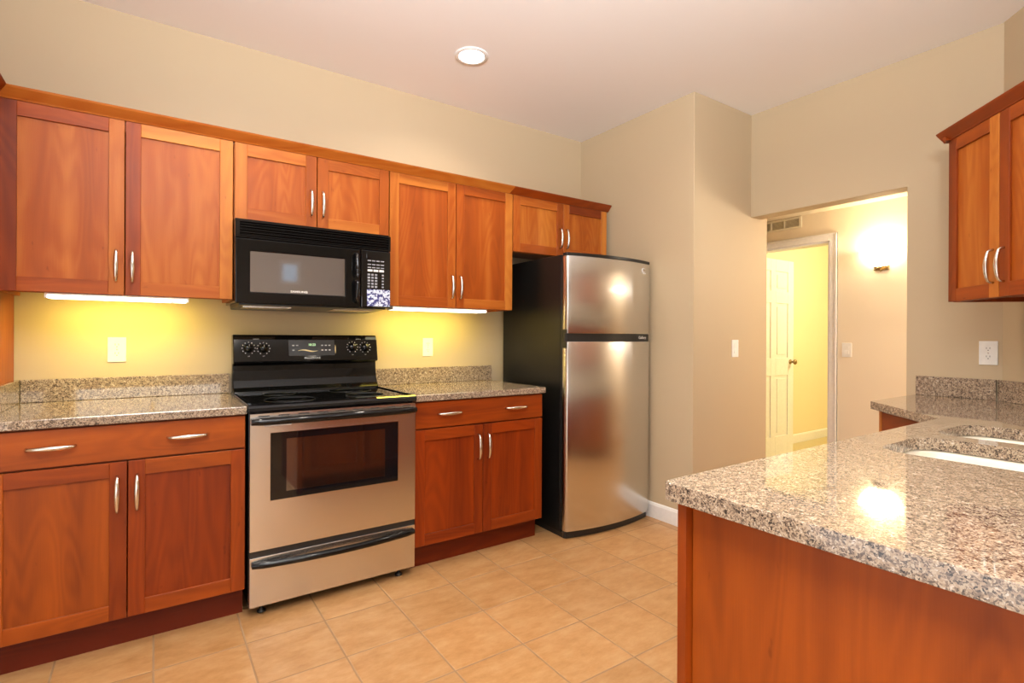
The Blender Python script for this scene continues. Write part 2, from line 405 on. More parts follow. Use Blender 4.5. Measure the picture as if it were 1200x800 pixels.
# ------------------------------------------------------------------ cabinet makers (local frame: front faces -y)
def tone(base=.5, var=.16, red=0): return (base+random.uniform(-var, var), max(0, min(1, red+random.uniform(-.15, .15))))
def pull(parent, a, b, out, name='handle', r=.0058):
    """bow pull from a to b (points on the face) standing out along 'out'"""
    a, b, out = Vector(a), Vector(b), Vector(out); pts, rd = [], []
    prof = [(0, 0, .0048), (0.01, .010, .0048), (.05, .019, .0052), (.16, .024, .0060), (.32, .0275, .0072), (.5, .029, .0080)]
    prof = prof + [(1-p, h, q) for p, h, q in prof[-2::-1]]
    for p, h, q in prof:
        pts.append(a.lerp(b, p)+out*h); rd.append(q)
    m = MB(); m.tube(pts, rd, 10, flat_axis=out.cross(b-a).normalized(), flat=1.15)
    return m.build(name, MHN, parent)
def shaker(parent, x0, x1, z0, z1, yf, th=.020, base=.5, red=0, st=.054, rl=.058, tones=None, name='door', label=None):
    m = MB(); yb = yf+th
    tl = tones or {}
    tt = lambda k, d: tl[k] if k in tl else tone(base+d, .13, red)
    m.box(x0, x0+st, yf, yb, z0, z1, 'z', tt('l', 0)); m.box(x1-st, x1, yf, yb, z0, z1, 'z', tt('r', 0))
    m.box(x0+st, x1-st, yf, yb, z1-rl, z1, 'x', tt('t', .03)); m.box(x0+st, x1-st, yf, yb, z0, z0+rl, 'x', tt('b', .02))
    m.box(x0+st-.004, x1-st+.004, yf+.009, yb-.002, z0+rl-.004, z1-rl+.004, 'z', tt('p', -.02))
    d = m.build(name, MWD, parent, bevel=.0012, bseg=1)
    if label: d['label'] = label
    return d
def slab(parent, x0, x1, z0, z1, yf, th=.020, t=None, name='drawer'):
    m = MB(); m.box(x0, x1, yf, yf+th, z0, z1, 'x', t or tone(.5)); return m.build(name, MWD, parent, bevel=.0015, bseg=1)
def carcass(parent, x0, x1, y0, y1, z0, z1, base=.45, red=.2, under=.02, name='body'):
    """box with a recessed underside"""
    m = MB(); t = .016
    m.box(x0, x0+t, y0, y1, z0, z1, 'z', tone(base, .08, red)); m.box(x1-t, x1, y0, y1, z0, z1, 'z', tone(base, .08, red))
    m.box(x0+t, x1-t, y0, y1, z1-t, z1, 'x', tone(base, .05, red)); m.box(x0+t, x1-t, y0, y1, z0+under, z0+under+t, 'x', tone(base+.1, .05, red))
    m.box(x0+t, x1-t, y1-.008, y1, z0+under, z1-t, 'z', tone(base, .05, red))
    m.box(x0+t, x1-t, y0, y0+t, z0, z0+.04, 'x', tone(base, .05, red)); m.box(x0+t, x1-t, y0, y0+t, z1-.04, z1-t, 'x', tone(base, .05, red))
    return m.build(name, MWD, parent, bevel=.001, bseg=1)
OUT = (0, -1, 0)

# upper cabinets on the back wall
ZB, ZT, YF = 1.386, 2.138, -.328
def upper(label, x0, x1, z0, doors, base, red=0, tonesets=({}, {})):
    c = thing('wall_cabinet', label, 'cabinet', ((x0+x1)/2, 0, z0), group=None)
    carcass(c, x0, x1, YF+.021, -.001, z0, ZT-.002, base-.05, red)
    (a0, a1), (b0, b1) = doors
    d1 = shaker(c, a0, a1, z0+.002, ZT, YF, base=base, red=red, tones=tonesets[0]); d2 = shaker(c, b0, b1, z0+.002, ZT, YF, base=base, red=red, tones=tonesets[1])
    hz0 = z0+.058
    pull(d1, (a1-.028, YF, hz0), (a1-.028, YF, hz0+.135), OUT); pull(d2, (b0+.025, YF, hz0), (b0+.025, YF, hz0+.135), OUT)
    return c
upper('tall two-door cherry wall cabinet left of the black microwave', -.842, -.026, ZB, ((-.841, -.444), (-.440, -.029)), .62, .05,
      ({'l': (.25, .5), 't': (.50, .5), 'r': (.72, 0), 'p': (.62, .12), 'b': (.52, .3)}, {'l': (.40, .55), 't': (1.0, 0), 'r': (.90, .05), 'p': (.70, .12), 'b': (.70, .2)}))
upper('short two-door cherry cabinet directly above the microwave', -.024, .748, 1.770, ((-.021, .356), (.361, .745)), .66, .0)
upper('tall two-door cherry wall cabinet between the microwave and the refrigerator', .750, 1.586, ZB, ((.752, 1.168), (1.173, 1.583)), .60, .22,
      ({'l': (.80, 0), 't': (.74, 0), 'p': (.56, .3)}, {'r': (.95, 0), 't': (.52, .3), 'p': (.58, .3)}))
upper('short two-door cherry cabinet above the refrigerator', 1.588, 2.428, 1.770, ((1.591, 2.009), (2.013, 2.426)), .62, .12,
      ({'p': (.74, 0)}, {'t': (.30, .5), 'r': (.85, 0), 'p': (.66, .1)}))

# crown mouldings
cprof = [(-.300, 2.1385), (-.331, 2.1385), (-.334, 2.144), (-.362, 2.174), (-.366, 2.182), (-.350, 2.182), (-.316, 2.150), (-.300, 2.150)]
def crown(x0, x1, tn, label, sk=(0, 0)):
    m = MB(); m.prism(cprof, x0, x1, 'x', tone=tn, skew=sk)
    m.build('crown_molding', MWD, None, org=((x0+x1)/2, -.33, 2.1385), tags=T(label, 'molding'))
crown(-1.176, 1.36, (.72, .0), 'long light cherry crown strip on the wall cabinets left of the refrigerator', (-1, -.6))
crown(1.362, 2.440, (.22, .6), 'dark reddish crown strip over the cabinets beside and above the refrigerator', (-.6, 0))
pz = thing('pantry_cabinet', 'tall cherry pantry cabinet standing at the left end of the counter', 'cabinet', (-1.15, -.31, 0))
m = MB(); m.box(-1.455, -.845, -.60, -.005, .10, 2.138, 'z', (.55, .1)); m.box(-1.455, -.845, -.54, -.01, 0, .10, 'x', (.2, .5)); m.build('body', MWD, pz, bevel=.001)
for z0, z1 in ((.12, 1.05), (1.06, 2.13)):
    d = shaker(pz, -1.45, -.85, z0, z1, -.622); pull(d, (-.88, -.622, z0+.35), (-.88, -.622, z0+.485), OUT)
m = MB(); m.prism([(-.846-(p[0]+.331), p[1]) for p in cprof], -.62, -1.1785, 'y', tone=(.25, .5), skew=(0, -1)); m.build('crown', MWD, pz)

# base cabinets
YBF = -.630
def base_cab(label, x0, x1, dr, doors, hx, base, red, tonesets=({}, {}), dtone=None, toe_to=None):
    c = thing('base_cabinet', label, 'cabinet', ((x0+x1)/2, 0, 0))
    m = MB(); m.box(x0, x0+.018, YBF+.021, -.002, .128, .879, 'z', tone(base-.05, .05, red)); m.box(x1-.018, x1, YBF+.021, -.002, .128, .879, 'z', tone(base-.05, .05, red))
    m.box(x0+.018, x1-.018, YBF+.021, -.002, .128, .146, 'x', tone(base-.1, .05, red)); m.box(x0+.018, x1-.018, YBF+.021, YBF+.040, .865, .879, 'x', tone(base-.1, .05, red))
    m.box(x0+.018, x1-.018, YBF+.021, YBF+.040, .715, .75, 'x', tone(base-.1, .05, red)); m.box(x0+.018, x1-.018, -.02, -.002, .146, .879, 'x', tone(base-.1, .05, red))
    m.build('body', MWD, c, bevel=.001)
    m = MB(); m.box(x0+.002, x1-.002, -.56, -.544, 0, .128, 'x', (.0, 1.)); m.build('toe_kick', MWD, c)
    d = slab(c, dr[0], dr[1], .737, .873, YBF, t=dtone)
    for a, b in hx: pull(d, (a, YBF, .808), (b, YBF, .808), OUT)
    for i, (a, b) in enumerate(doors):
        q = shaker(c, a, b, .128, .730, YBF, base=base, red=red, tones=tonesets[i])
        x = b-.030 if i == 0 else a+.028
        pull(q, (x, YBF, .538), (x, YBF, .675), OUT)
    return c
base_cab('cherry base cabinet left of the range with one wide drawer front and two doors', -.842, -.008, (-.824, -.011), ((-.824, -.421), (-.417, -.011)),
         ((-.712, -.575), (-.290, -.153)), .36, .40, ({'p': (.34, .22), 'r': (.24, .6), 't': (.26, .45), 'b': (.42, .25), 'l': (.55, .1)}, {'p': (.20, .75), 't': (.46, .25), 'l': (.22, .7), 'r': (.30, .6), 'b': (.42, .45)}), (.40, .22))
base_cab('cherry base cabinet with two doors between the range and the refrigerator', .772, 1.602, (.777, 1.598), ((.777, 1.182), (1.186, 1.598)),
         ((.905, 1.045), (1.335, 1.480)), .30, .85, ({'p': (.30, .9)}, {'p': (.31, .9)}), (.34, .65))

# granite worktops and backsplashes of the range wall
def slab_granite(name, label, x0, x1, y0, y1, z0, z1, cat='countertop', bev=.004):
    m = MB(); m.box(x0, x1, y0, y1, z0, z1); return m.build(name, MGR, None, org=((x0+x1)/2, (y0+y1)/2, z0), bevel=bev, tags=T(label, cat))
slab_granite('countertop', 'speckled brown granite worktop left of the range', -.842, -.006, -.648, -.001, .880, .914)
slab_granite('countertop', 'speckled granite worktop between the range and the refrigerator', .769, 1.612, -.648, -.001, .880, .914)
slab_granite('backsplash', 'long granite backsplash strip against the back wall left of the range', -.822, -.008, -.021, -.001, .9145, 1.016, 'backsplash', .002)
slab_granite('backsplash', 'granite backsplash strip against the back wall right of the range', .780, 1.622, -.021, -.001, .9145, 1.016, 'backsplash', .002)
slab_granite('backsplash', 'short granite side splash against the tall pantry cabinet at the left end of the counter', -.842, -.823, -.60, -.001, .9145, 1.016, 'backsplash', .002)

# ------------------------------------------------------------------ range
rg = thing('range', 'stainless steel electric range with black glass cooktop standing between the base cabinets', 'stove', (.382, -.34, 0))
m = MB(); m.box(.002, .762, -.625, -.03, .050, .886, 'z'); m.build('body', MBK, rg, bevel=.003)
for x in (.06, .70):
    for y in (-.60, -.08):
        m = MB(); m.lathe([(.018, 0), (.018, .008), (.008, .012), (.008, .052)], (x, y, 0), seg=16); m.build('foot', MBP, rg)
# cooktop with rounded front lip and raised side rims
m = MB()
m.prism([(-.668, .893), (-.664, .885), (-.62, .884), (-.04, .884), (-.04, .915), (-.60, .915), (-.645, .919), (-.660, .914), (-.667, .905)], -.004, .767, 'x')
m.box(-.004, .012, -.64, -.06, .915, .921); m.box(.751, .767, -.64, -.06, .915, .921)
ct = m.build('cooktop', MBG, rg, bevel=.002)
MRING = plain('burner_print', (.10, .10, .105, 1), .2)
for x, y, r in ((.20, -.48, .115), (.565, -.47, .095), (.20, -.22, .08), (.565, -.22, .115)):
    m = MB()
    for rr in (r, r*.62): m.lathe([(rr-.0022, .9152), (rr-.0022, .9157), (rr, .9157), (rr, .9152)], (x, y, 0), seg=56)
    m.build('burner_ring', MRING, ct)
# backguard: concave lower apron and forward leaning control panel
m = MB()
m.prism([(-.032, .90), (-.135, .90), (-.128, .925), (-.108, .945), (-.090, .98), (-.080, 1.03), (-.078, 1.062), (-.090, 1.068), (-.112, 1.070), (-.117, 1.078), (-.113, 1.10),
         (-.094, 1.195), (-.088, 1.211), (-.075, 1.220), (-.032, 1.220)], .000, .764, 'x')
bg = m.build('backguard', MBK, rg, bevel=.006, bseg=3)
bgt = Euler((PI/2-math.atan2(.019, .095), 0, 0))
def on_panel(x, z, off=.0012):
    t = (z-1.10)/.095; return (x, -.113+.019*t-off, z)
MPN = plain('control_film', (.03, .03, .032, 1), .25)
m = MB(); p = lambda z, o: on_panel(0, z, o)[1]
m.prism([(p(1.107, .0015), 1.107), (p(1.192, .0015), 1.192), (p(1.192, -.002), 1.192), (p(1.107, -.002), 1.107)], .268, .512, 'x'); dp = m.build('control_display', MPN, bg)
MGRN = emit('green_digits', (.25, .8, .2, 1), .9)
txt('10:23', .018, on_panel(.390, 1.166, .0025), bgt, MGRN, dp)
for i, (xx, zz) in enumerate([(.292, 1.163), (.312, 1.163), (.292, 1.137), (.445, 1.163), (.465, 1.163), (.485, 1.163), (.445, 1.137), (.465, 1.137), (.485, 1.137)]):
    m = MB(); c = on_panel(xx, zz, .0022); m.box(xx-.0055, xx+.0055, c[1]-.0004, c[1]+.002, zz-.003, zz+.003); m.build('button', MTG, dp)
m = MB(); pz_ = []
for k in range(13):
    a = k/12; xx = .315+a*.105; zz = 1.134+.004*math.sin(a*PI*2); pz_.append((xx, p(zz, .003), zz))
m.tube(pz_, [.0006+.0036*math.sin(PI*k/12) for k in range(13)], 8, flat=.35, flat_axis=(0, 1, 0)); m.build('emblem', MGOLD, dp)
m = MB(); m.tube([(.517, p(zz, .002), zz) for zz in (1.118, 1.135, 1.152, 1.165)], [.001, .0028, .0028, .001], 8); m.build('emblem', MGOLD, bg)
txt('FRIGIDAIRE', .0135, on_panel(.390, 1.0935, .0022), bgt, MTG, bg, bold=.0003, sx=1.25)
def knob(x, z):
    c = on_panel(x, z, 0); m = MB()
    d = Vector((0, -.98, .196)).normalized()
    m.tube([Vector(c)-d*.002, Vector(c)+d*.006, Vector(c)+d*.016, Vector(c)+d*.019], [.023, .0225, .019, .016], 24)
    up = Vector((0, .196, .98)); g = [Vector(c)+d*.022-up*.017, Vector(c)+d*.022+up*.017]
    m.tube(g, .0045, 8)
    k = m.build('knob', MBK, bg)
    m = MB(); m.tube([Vector(c)+d*.0262+up*.006, Vector(c)+d*.0262+up*.016], .0012, 6); m.build('pointer', MTG, k)
    m = MB()
    for a in range(0, 360, 30):
        if a == 270: continue
        q = Vector(c)+Vector((math.cos(math.radians(a)), 0, 0))*.031+up*math.sin(math.radians(a))*.031+d*.001
        m.box(q.x-.002, q.x+.002, q.y-.0005, q.y+.001, q.z-.0022, q.z+.0022)
    m.build('dial_marks', MTG, bg)
for x, z in ((.072, 1.150), (.143, 1.148), (.615, 1.152), (.690, 1.150)): knob(x, z)
for x in (.108, .652): txt('SURFACE', .007, on_panel(x, 1.197, .002), bgt, MTG, bg)
for x in (.072, .143, .615, .690): txt('OFF', .006, on_panel(x, 1.108, .002), bgt, MTG, bg)
# oven door
m = MB(); yD0 = -.660
def frame_box(m, x0, x1, z0, z1, hx0, hx1, hz0, hz1, ya, yb, g='x'):
    """one rectangular plate with a rectangular hole"""
    o_ = [(x0, z0), (x1, z0), (x1, z1), (x0, z1)]; h_ = [(hx0, hz0), (hx1, hz0), (hx1, hz1), (hx0, hz1)]
    V = {(k, y): [m.bm.verts.new((p_[0], y, p_[1])) for p_ in L] for k, L in (('o', o_), ('h', h_)) for y in (ya, yb)}
    F = []
    for i in range(4):
        j = (i+1) % 4
        for q in ((V['o', ya][i], V['o', ya][j], V['h', ya][j], V['h', ya][i]), (V['o', yb][i], V['h', yb][i], V['h', yb][j], V['o', yb][j]),
                  (V['o', ya][i], V['o', yb][i], V['o', yb][j], V['o', ya][j]), (V['h', ya][i], V['h', ya][j], V['h', yb][j], V['h', yb][i])):
            F.append(m.bm.faces.new(q))
    bmesh.ops.recalc_face_normals(m.bm, faces=F)
    for fc in F: fc.normal_update()
    m._fin(F, g, (.5, 0))
frame_box(m, .004, .762, .290, .879, .082, .672, .497, .795, yD0, -.627)
od = m.build('oven_door', MST, rg)
m = MB(); m.box(.150, .604, yD0+.003, -.630, .530, .762); wn_ = m.build('window', MOG, od)
m = MB(); frame_box(m, .080, .674, .495, .797, .150, .604, .530, .762, yD0+.0015, -.630); m.build('window_border', MBG, od)
m = MB(); frame_box(m, .080, .674, .495, .797, .084, .670, .499, .793, yD0-.0015, yD0+.004); m.build('window_trim', MHN, od)
# vent slots above the handle
for i in range(9):
    m = MB(); x = .035+i*.082; m.box(x, x+.045, yD0-.0006, yD0+.002, .8665, .8705); m.build('vent_slot', MDK, od)
def bowed(parent, x0, x1, z, bow, h, name='handle', y=-.662, post=.018):
    m = MB(); pts = []
    for k in range(19):
        a = k/18; s_ = 1-(2*a-1)**2; e = min(a, 1-a); pts.append((x0+(x1-x0)*a, y-post-bow*s_, z))
    n = 19; rows = []
    m.tube(pts, [h*.8]+[h]*17+[h*.8], 12, flat=1, flat_axis=(0, 0, 1))
    for x in (x0+.012, x1-.012): m.box(x-.012, x+.012, y-post-.004, y, z-h*.8, z+h*.8)
    return m.build(name, MBK, parent, bevel=.001)
bowed(od, .006, .758, .8475, .014, .0165)
m = MB(); m.box(.060, .170, yD0-.0006, yD0+.002, .822, .830); m.build('badge', MTG, od)
m = MB(); m.box(.004, .762, -.655, -.600, .262, .289); m.build('door_gap_trim', MBP, rg)
m = MB(); m.box(.004, .762, yD0, -.627, .050, .262, 'x'); dr = m.build('drawer', MST, rg, bevel=.002)
bowed(dr, .012, .754, .233, .036, .0155, post=.006)

# ------------------------------------------------------------------ microwave
mw = thing('microwave', 'black over-the-range microwave hanging above the stove', 'microwave', (.353, -.2, 1.362))
x0, x1, yf = -.026, .731, -.395
m = MB(); m.box(x0+.002, x1-.002, -.372, -.002, 1.372, 1.768); m.box(x0-.02, x0+.06, -.33, -.05, 1.350, 1.372) if False else None; m.build('body', MBK, mw, bevel=.002)
m = MB(); m.prism([(-.372, 1.378), (-.372, 1.362), (-.05, 1.350), (-.02, 1.372)], x0+.02, x1-.02, 'x'); under = m.build('underside_panel', MBP, mw)
for x in (.13, .56):
    m = MB(); m.box(x-.11, x+.11, -.30, -.12, 1.3535, 1.361); m.build('grease_filter', MHN, under)
# vent grille
m = MB(); m.box(x0, x1, yf+.016, -.371, 1.680, 1.757)
for k in range(5): m.prism([(yf+.016, 1.688+k*.0135), (yf+.001, 1.686+k*.0135), (yf+.001, 1.690+k*.0135), (yf+.016, 1.696+k*.0135)], x0+.02, x1-.012, 'x')
m.box(x0, x1, yf, yf+.017, 1.750, 1.757); m.box(x0, x1, yf, yf+.017, 1.676, 1.683); m.box(x0, x0+.02, yf, yf+.017, 1.683, 1.750); m.box(x1-.012, x1, yf, yf+.017, 1.683, 1.750)
m.build('vent_grille', MBK, mw, bevel=.001)
# door
m = MB(); frame_box(m, x0, .566, 1.368, 1.674, .040, .480, 1.425, 1.613, yf, -.371); dd = m.build('door', MBK, mw, bevel=.006, bseg=3)
m = MB(); m.box(.036, .484, yf+.002, -.374, 1.421, 1.617); m.build('window', MMG, dd)
txt('SAMSUNG', .013, (.258, yf+.0012, 1.4325), FRONT, MPL, dd, bold=.0004, sx=1.35)
m = MB(); pts = [(.540, yf-.002, 1.395)]+[(.540, yf-.020-.012*math.sin(PI*k/10), 1.400+.24*k/10) for k in range(11)]+[(.540, yf-.002, 1.645)]
m.tube(pts, [.009]+[.012]*11+[.009], 12, flat=1.0); m.build('handle', MBG, dd)
m = MB(); m.box(.569, x1, yf, -.371, 1.368, 1.674); cp = m.build('control_panel', MBG, mw, bevel=.005, bseg=3)
MBT = plain('button_print', (.30, .31, .34, 1), .4); MBW = plain('button_white', (.75, .75, .75, 1), .4)
m = MB(); m.box(.598, .700, yf-.0008, yf+.002, 1.632, 1.655); m.build('display', MBG, cp)
for r_, (zz, n_, hh, mt) in enumerate([(1.618, 4, .006, MBT), (1.598, 4, .006, MBT), (1.582, 4, .006, MBT), (1.566, 3, .012, MBW)]):
    for k in range(n_):
        wd = .092/n_; xa = .602+k*(.096/n_); m = MB(); m.box(xa+.001, xa+wd-.003, yf-.0012, yf+.002, zz-hh/2, zz+hh/2); m.build('button', mt, cp, bevel=.0012)
for r_ in range(5):
    for k in range(3):
        zz = 1.544-r_*.016; xa = .603+k*.020; m = MB(); m.box(xa, xa+.013, yf-.0012, yf+.002, zz-.005, zz+.005); m.build('button', MBT, cp)
    m = MB(); m.box(.682, .692, yf-.0012, yf+.002, 1.540-r_*.016, 1.548-r_*.016); m.build('button', MBT, cp)
def label_mat():
    t = NT('blue_white_sticker'); t.set(Roughness=.3)
    tc = t.n('TexCoord'); nz = t.n('TexNoise'); nz.inputs['Scale'].default_value = 95; nz.inputs['Detail'].default_value = 3; t.l(tc.outputs['Object'], nz.inputs['Vector'])
    t.l(t.ramp(nz.outputs[0], [(.0, (.03, .03, .16, 1)), (.44, (.10, .11, .33, 1)), (.48, (.62, .70, .86, 1)), (.6, (.86, .90, .97, 1))], 'CONSTANT'), t.b.inputs['Base Color']); return t.m
m = MB(); m.box(.600, .7275, yf-.0016, yf+.002, 1.376, 1.466); q = m.build('sticker', label_mat(), cp); q['label'] = 'blue and white printed film at the bottom of the keypad'

# ------------------------------------------------------------------ refrigerator
fr = thing('refrigerator', 'black and stainless top-freezer refrigerator in the alcove at the end of the counter', 'refrigerator', (2.07, -.35, 0))
fx0, fx1 = 1.708, 2.436
m = MB(); m.box(fx0, fx1, -.668, -.035, .030, 1.716); m.build('body', MFS, fr, bevel=.004)
def door_plan(x0, x1, ye, sag, n=28, rc=.012):
    pts = [(x0+.004, -.684), (x0, -.690), (x0, ye+rc)]
    for k in range(n+1):
        a = k/n; x = x0+rc*.6+(x1-x0-rc*1.2)*a; pts.append((x, ye-sag*(1-(2*a-1)**2)))
    pts += [(x1, ye+rc), (x1, -.690), (x1-.004, -.684)]
    return pts
def fdoor(name, z0, z1):
    m = MB(); m.prism(door_plan(fx0-.002, fx1+.002, -.728, .050), z0, z1, 'z', grain='x')
    for fc in m.bm.faces:
        if abs(fc.normal.z) < .5: fc.smooth = True
    o = m.build(name, MSTV, fr, bevel=.002)
    return o
fd = fdoor('fridge_door', .048, 1.188); fz = fdoor('freezer_door', 1.238, 1.706)
m = MB()
m.prism(door_plan(fx0, fx1, -.722, .044), 1.1885, 1.2375, 'z'); m.build('middle_trim', MBP, fr); m = MB(); m.prism(door_plan(fx0-.002, fx1+.002, -.730, .052), 1.7065, 1.7235, 'z')
m.box(fx0+.02, fx1-.02, -.700, -.60, 1.7165, 1.7235) if False else None
tr = m.build('top_trim', MBP, fr)
m = MB(); m.box(fx0+.002, fx1-.002, -.683, -.669, .05, 1.705); m.build('gasket', MBP, fr)
m = MB(); m.prism(door_plan(fx0+.004, fx1-.004, -.712, .044), .004, .046, 'z'); m.box(fx0+.01, fx1-.01, -.69, -.05, .0, .03); m.build('base_grille', MBP, fr)
for z0, z1 in ((1.150, 1.187), (1.239, 1.262)):
    m = MB(); m.box(fx0-.0035, fx0+.004, -.725, -.690, z0, z1); m.build('recessed_grip', MBP, fr)
def yfront(x): a = (x-fx0)/(fx1-fx0); return -.728-.050*(1-(2*a-1)**2)
tg = Euler((PI/2, 0, math.atan(.050*4*(2*.87-1)/(fx1-fx0))))
txt('Gallery', .026, (2.345, yfront(2.345)+.0045, 1.214), tg, MPL, fr, 'lettering', sx=1.2)
m = MB(); ex = 2.352; pts = []
for k in range(15):
    a = k/14*1.6*PI; xx = ex+.018*math.cos(a+.6); pts.append((xx, yfront(xx)-.0012, 1.660+.014*math.sin(a+.6)))
m.tube(pts, [.0012+.002*math.sin(PI*k/14) for k in range(15)], 6); m.box(ex-.02, ex+.02, yfront(ex)-.002, yfront(ex)+.004, 1.638, 1.642); m.build('emblem', MPL, fz)

# ------------------------------------------------------------------ under-cabinet lights
MUC = emit('tube_light_lens', (1, .93, .60, 1), 4.5)
def ucl(x0, x1, label):
    t = thing('under_cabinet_light', label, 'light', ((x0+x1)/2, -.285, 1.366))
    m = MB(); m.box(x0, x1, -.315, -.225, 1.379, 1.3865); m.box(x0, x0+.008, -.315, -.225, 1.366, 1.379); m.box(x1-.008, x1, -.315, -.225, 1.366, 1.379); m.build('housing', MPL, t, bevel=.001)
    m = MB(); m.box(x0+.008, x1-.008, -.314, -.226, 1.366, 1.379); m.build('lens', MUC, t, bevel=.003)
    m = MB(); m.box(x1-.07, x1-.055, -.318, -.31, 1.360, 1.367); m.build('switch', MPL, t)
    area('under_cabinet_lamp', ((x0+x1)/2, -.20, 1.362), (0, .45, -1), x1-x0-.05, .06, 2.5, (1, .80, .10))
ucl(-.705, -.205, 'lit white strip light under the cabinet left of the microwave')
ucl(.775, 1.400, 'lit white strip light under the cabinet right of the microwave')

# ------------------------------------------------------------------ outlets and switches (local: plate faces -y)
def outlet(loc, rz, label, group=None):
    t = thing('wall_outlet', label, 'outlet', loc, rz, local=True)
    m = MB(); m.box(-.036, .036, -.006, 0, -.059, .059); m.build('cover_plate', MPL, t, bevel=.002)
    for z in (-.0205, .0205):
        m = MB(); m.prism([(-.0165, z-.010), (-.0165, z+.010), (-.009, z+.0145), (.009, z+.0145), (.0165, z+.010), (.0165, z-.010), (.009, z-.0145), (-.009, z-.0145)], -.0075, -.001, 'y'); r = m.build('receptacle', MPL, t)
        m = MB(); m.box(-.0075, -.0055, -.0079, -.006, z, z+.008); m.box(.0055, .0075, -.0079, -.006, z, z+.008); m.box(-.002, .002, -.0079, -.006, z-.009, z-.005); m.build('slots', MDK, r)
    m = MB(); m.lathe([(.003, -.0068), (.0025, -.0075)], (0, 0, 0), 'y', 12); m.build('screw', MHN, t)
    return t
def rocker(loc, rz, label):
    t = thing('light_switch', label, 'switch', loc, rz, local=True)
    m = MB(); m.box(-.036, .036, -.006, 0, -.058, .058); m.build('cover_plate', MPL, t, bevel=.002)
    m = MB(); m.prism([(-.006, -.033), (-.0105, -.033), (-.0065, .0), (-.0085, .033), (-.006, .033)], -.0165, .0165, 'x'); m.build('rocker', MPL, t)
    return t
outlet((-.483, 0, 1.146), 0, 'white duplex outlet on the yellow lit wall left of the range')
outlet((1.141, 0, 1.146), 0, 'white duplex outlet on the back wall between the range and the refrigerator')
outlet((XA, -2.306, 1.146), PI/-2, 'white outlet above the granite splash beside the corner cabinet')
rocker((2.912, YC, 1.144), 0, 'white rocker switch on the wall left of the hall opening')
rocker((XH, -1.138, 1.121), -PI/2, 'white rocker switch in the hall beside the door casing')

# ------------------------------------------------------------------ recessed lights
MBULB = emit('recessed_bulb', (1, .95, .88, 1), 14)
def can(x, y, label, grp=None):
    t = thing('recessed_light', label, 'light', (x, y, H-.004), group=grp, local=True)
    m = MB(); m.lathe([(.068, .003), (.068, -.001), (.074, -.004), (.092, -.002), (.094, .003)], (0, 0, 0), seg=40); m.bm.faces.ensure_lookup_table()
    m.build('trim_ring', MT, t)
    m = MB(); m.lathe([(.0675, .0035), (.066, -.0005), (.05, -.004), (.001, -.006)], (0, 0, 0), seg=40); m.build('bulb', MBULB, t)
    return t
can(CAN_AND_FILL_POS[0][0], CAN_AND_FILL_POS[0][1], 'lit round recessed ceiling light above the range')

# ------------------------------------------------------------------ peninsula and right corner counter
def ppoly(pts): return pts
CT0 = [(.547, -3.12), (.547, -2.391), (2.140, -2.391), (2.520, -2.012), (XA-.001, -2.012), (XA-.001, YD), dg(1.06, .001)]
CT0[-1] = dg(1.074, .002)
CT0[0] = (.547, CT0[-1][1])
def rrect(x0, x1, y0, y1, r, n=8):
    out = []
    for cx, cy, a0 in ((x1-r, y1-r, 0), (x0+r, y1-r, PI/2), (x0+r, y0+r, PI), (x1-r, y0+r, 1.5*PI)):
        for k in range(n+1):
            a = a0+PI/2*k/n; out.append((cx+r*math.cos(a), cy+r*math.sin(a)))
    return out
BOWL = [(1.300, 1.632, -2.915, -2.494), (1.722, 2.052, -2.915, -2.494)]
bm = bmesh.new(); loops = []
ct_org = Vector((1.8, -2.6, .880))
def loop(pts, z):
    vs = [bm.verts.new((p[0]-ct_org.x, p[1]-ct_org.y, z-ct_org.z)) for p in pts]
    return [bm.edges.new((vs[i], vs[(i+1) % len(vs)])) for i in range(len(vs))], vs
Es = []; top = []
# front-left corner of the peninsula is clipped round
def roundc(P, i, r):
    p = Vector(P[i]); a = (Vector(P[i-1])-p).normalized(); b = (Vector(P[(i+1) % len(P)])-p).normalized()
    return [tuple(p+a*r), tuple(p+(a+b)*r*.293), tuple(p+b*r)]
P = list(CT0); Pn = P[:1]+roundc(P, 1, .02)+P[2:3]+roundc(P, 3, .006)+P[4:]
for pts in [Pn]+[rrect(*b_[:2], b_[2], b_[3], .075) for b_ in BOWL]:
    e, v = loop(pts, .914); Es += e; top.append(v)
r = bmesh.ops.triangle_fill(bm, use_beauty=True, use_dissolve=False, edges=Es)
geo = bmesh.ops.extrude_face_region(bm, geom=list(bm.faces))
for v in [g for g in geo['geom'] if isinstance(g, bmesh.types.BMVert)]: v.co.z -= .036
bmesh.ops.recalc_face_normals(bm, faces=bm.faces)
me = bpy.data.meshes.new('countertop'); bm.to_mesh(me); bm.free(); me.materials.append(MGR)
ct = bpy.data.objects.new('countertop', me); COL.objects.link(ct); ct.location = ct_org
mo = ct.modifiers.new('soft_edges', 'BEVEL'); mo.width = .004; mo.segments = 3; mo.limit_method = 'ANGLE'; mo.angle_limit = math.radians(35)
for k, v in T('large polished granite worktop of the peninsula with two sink cutouts', 'countertop').items(): ct[k] = v
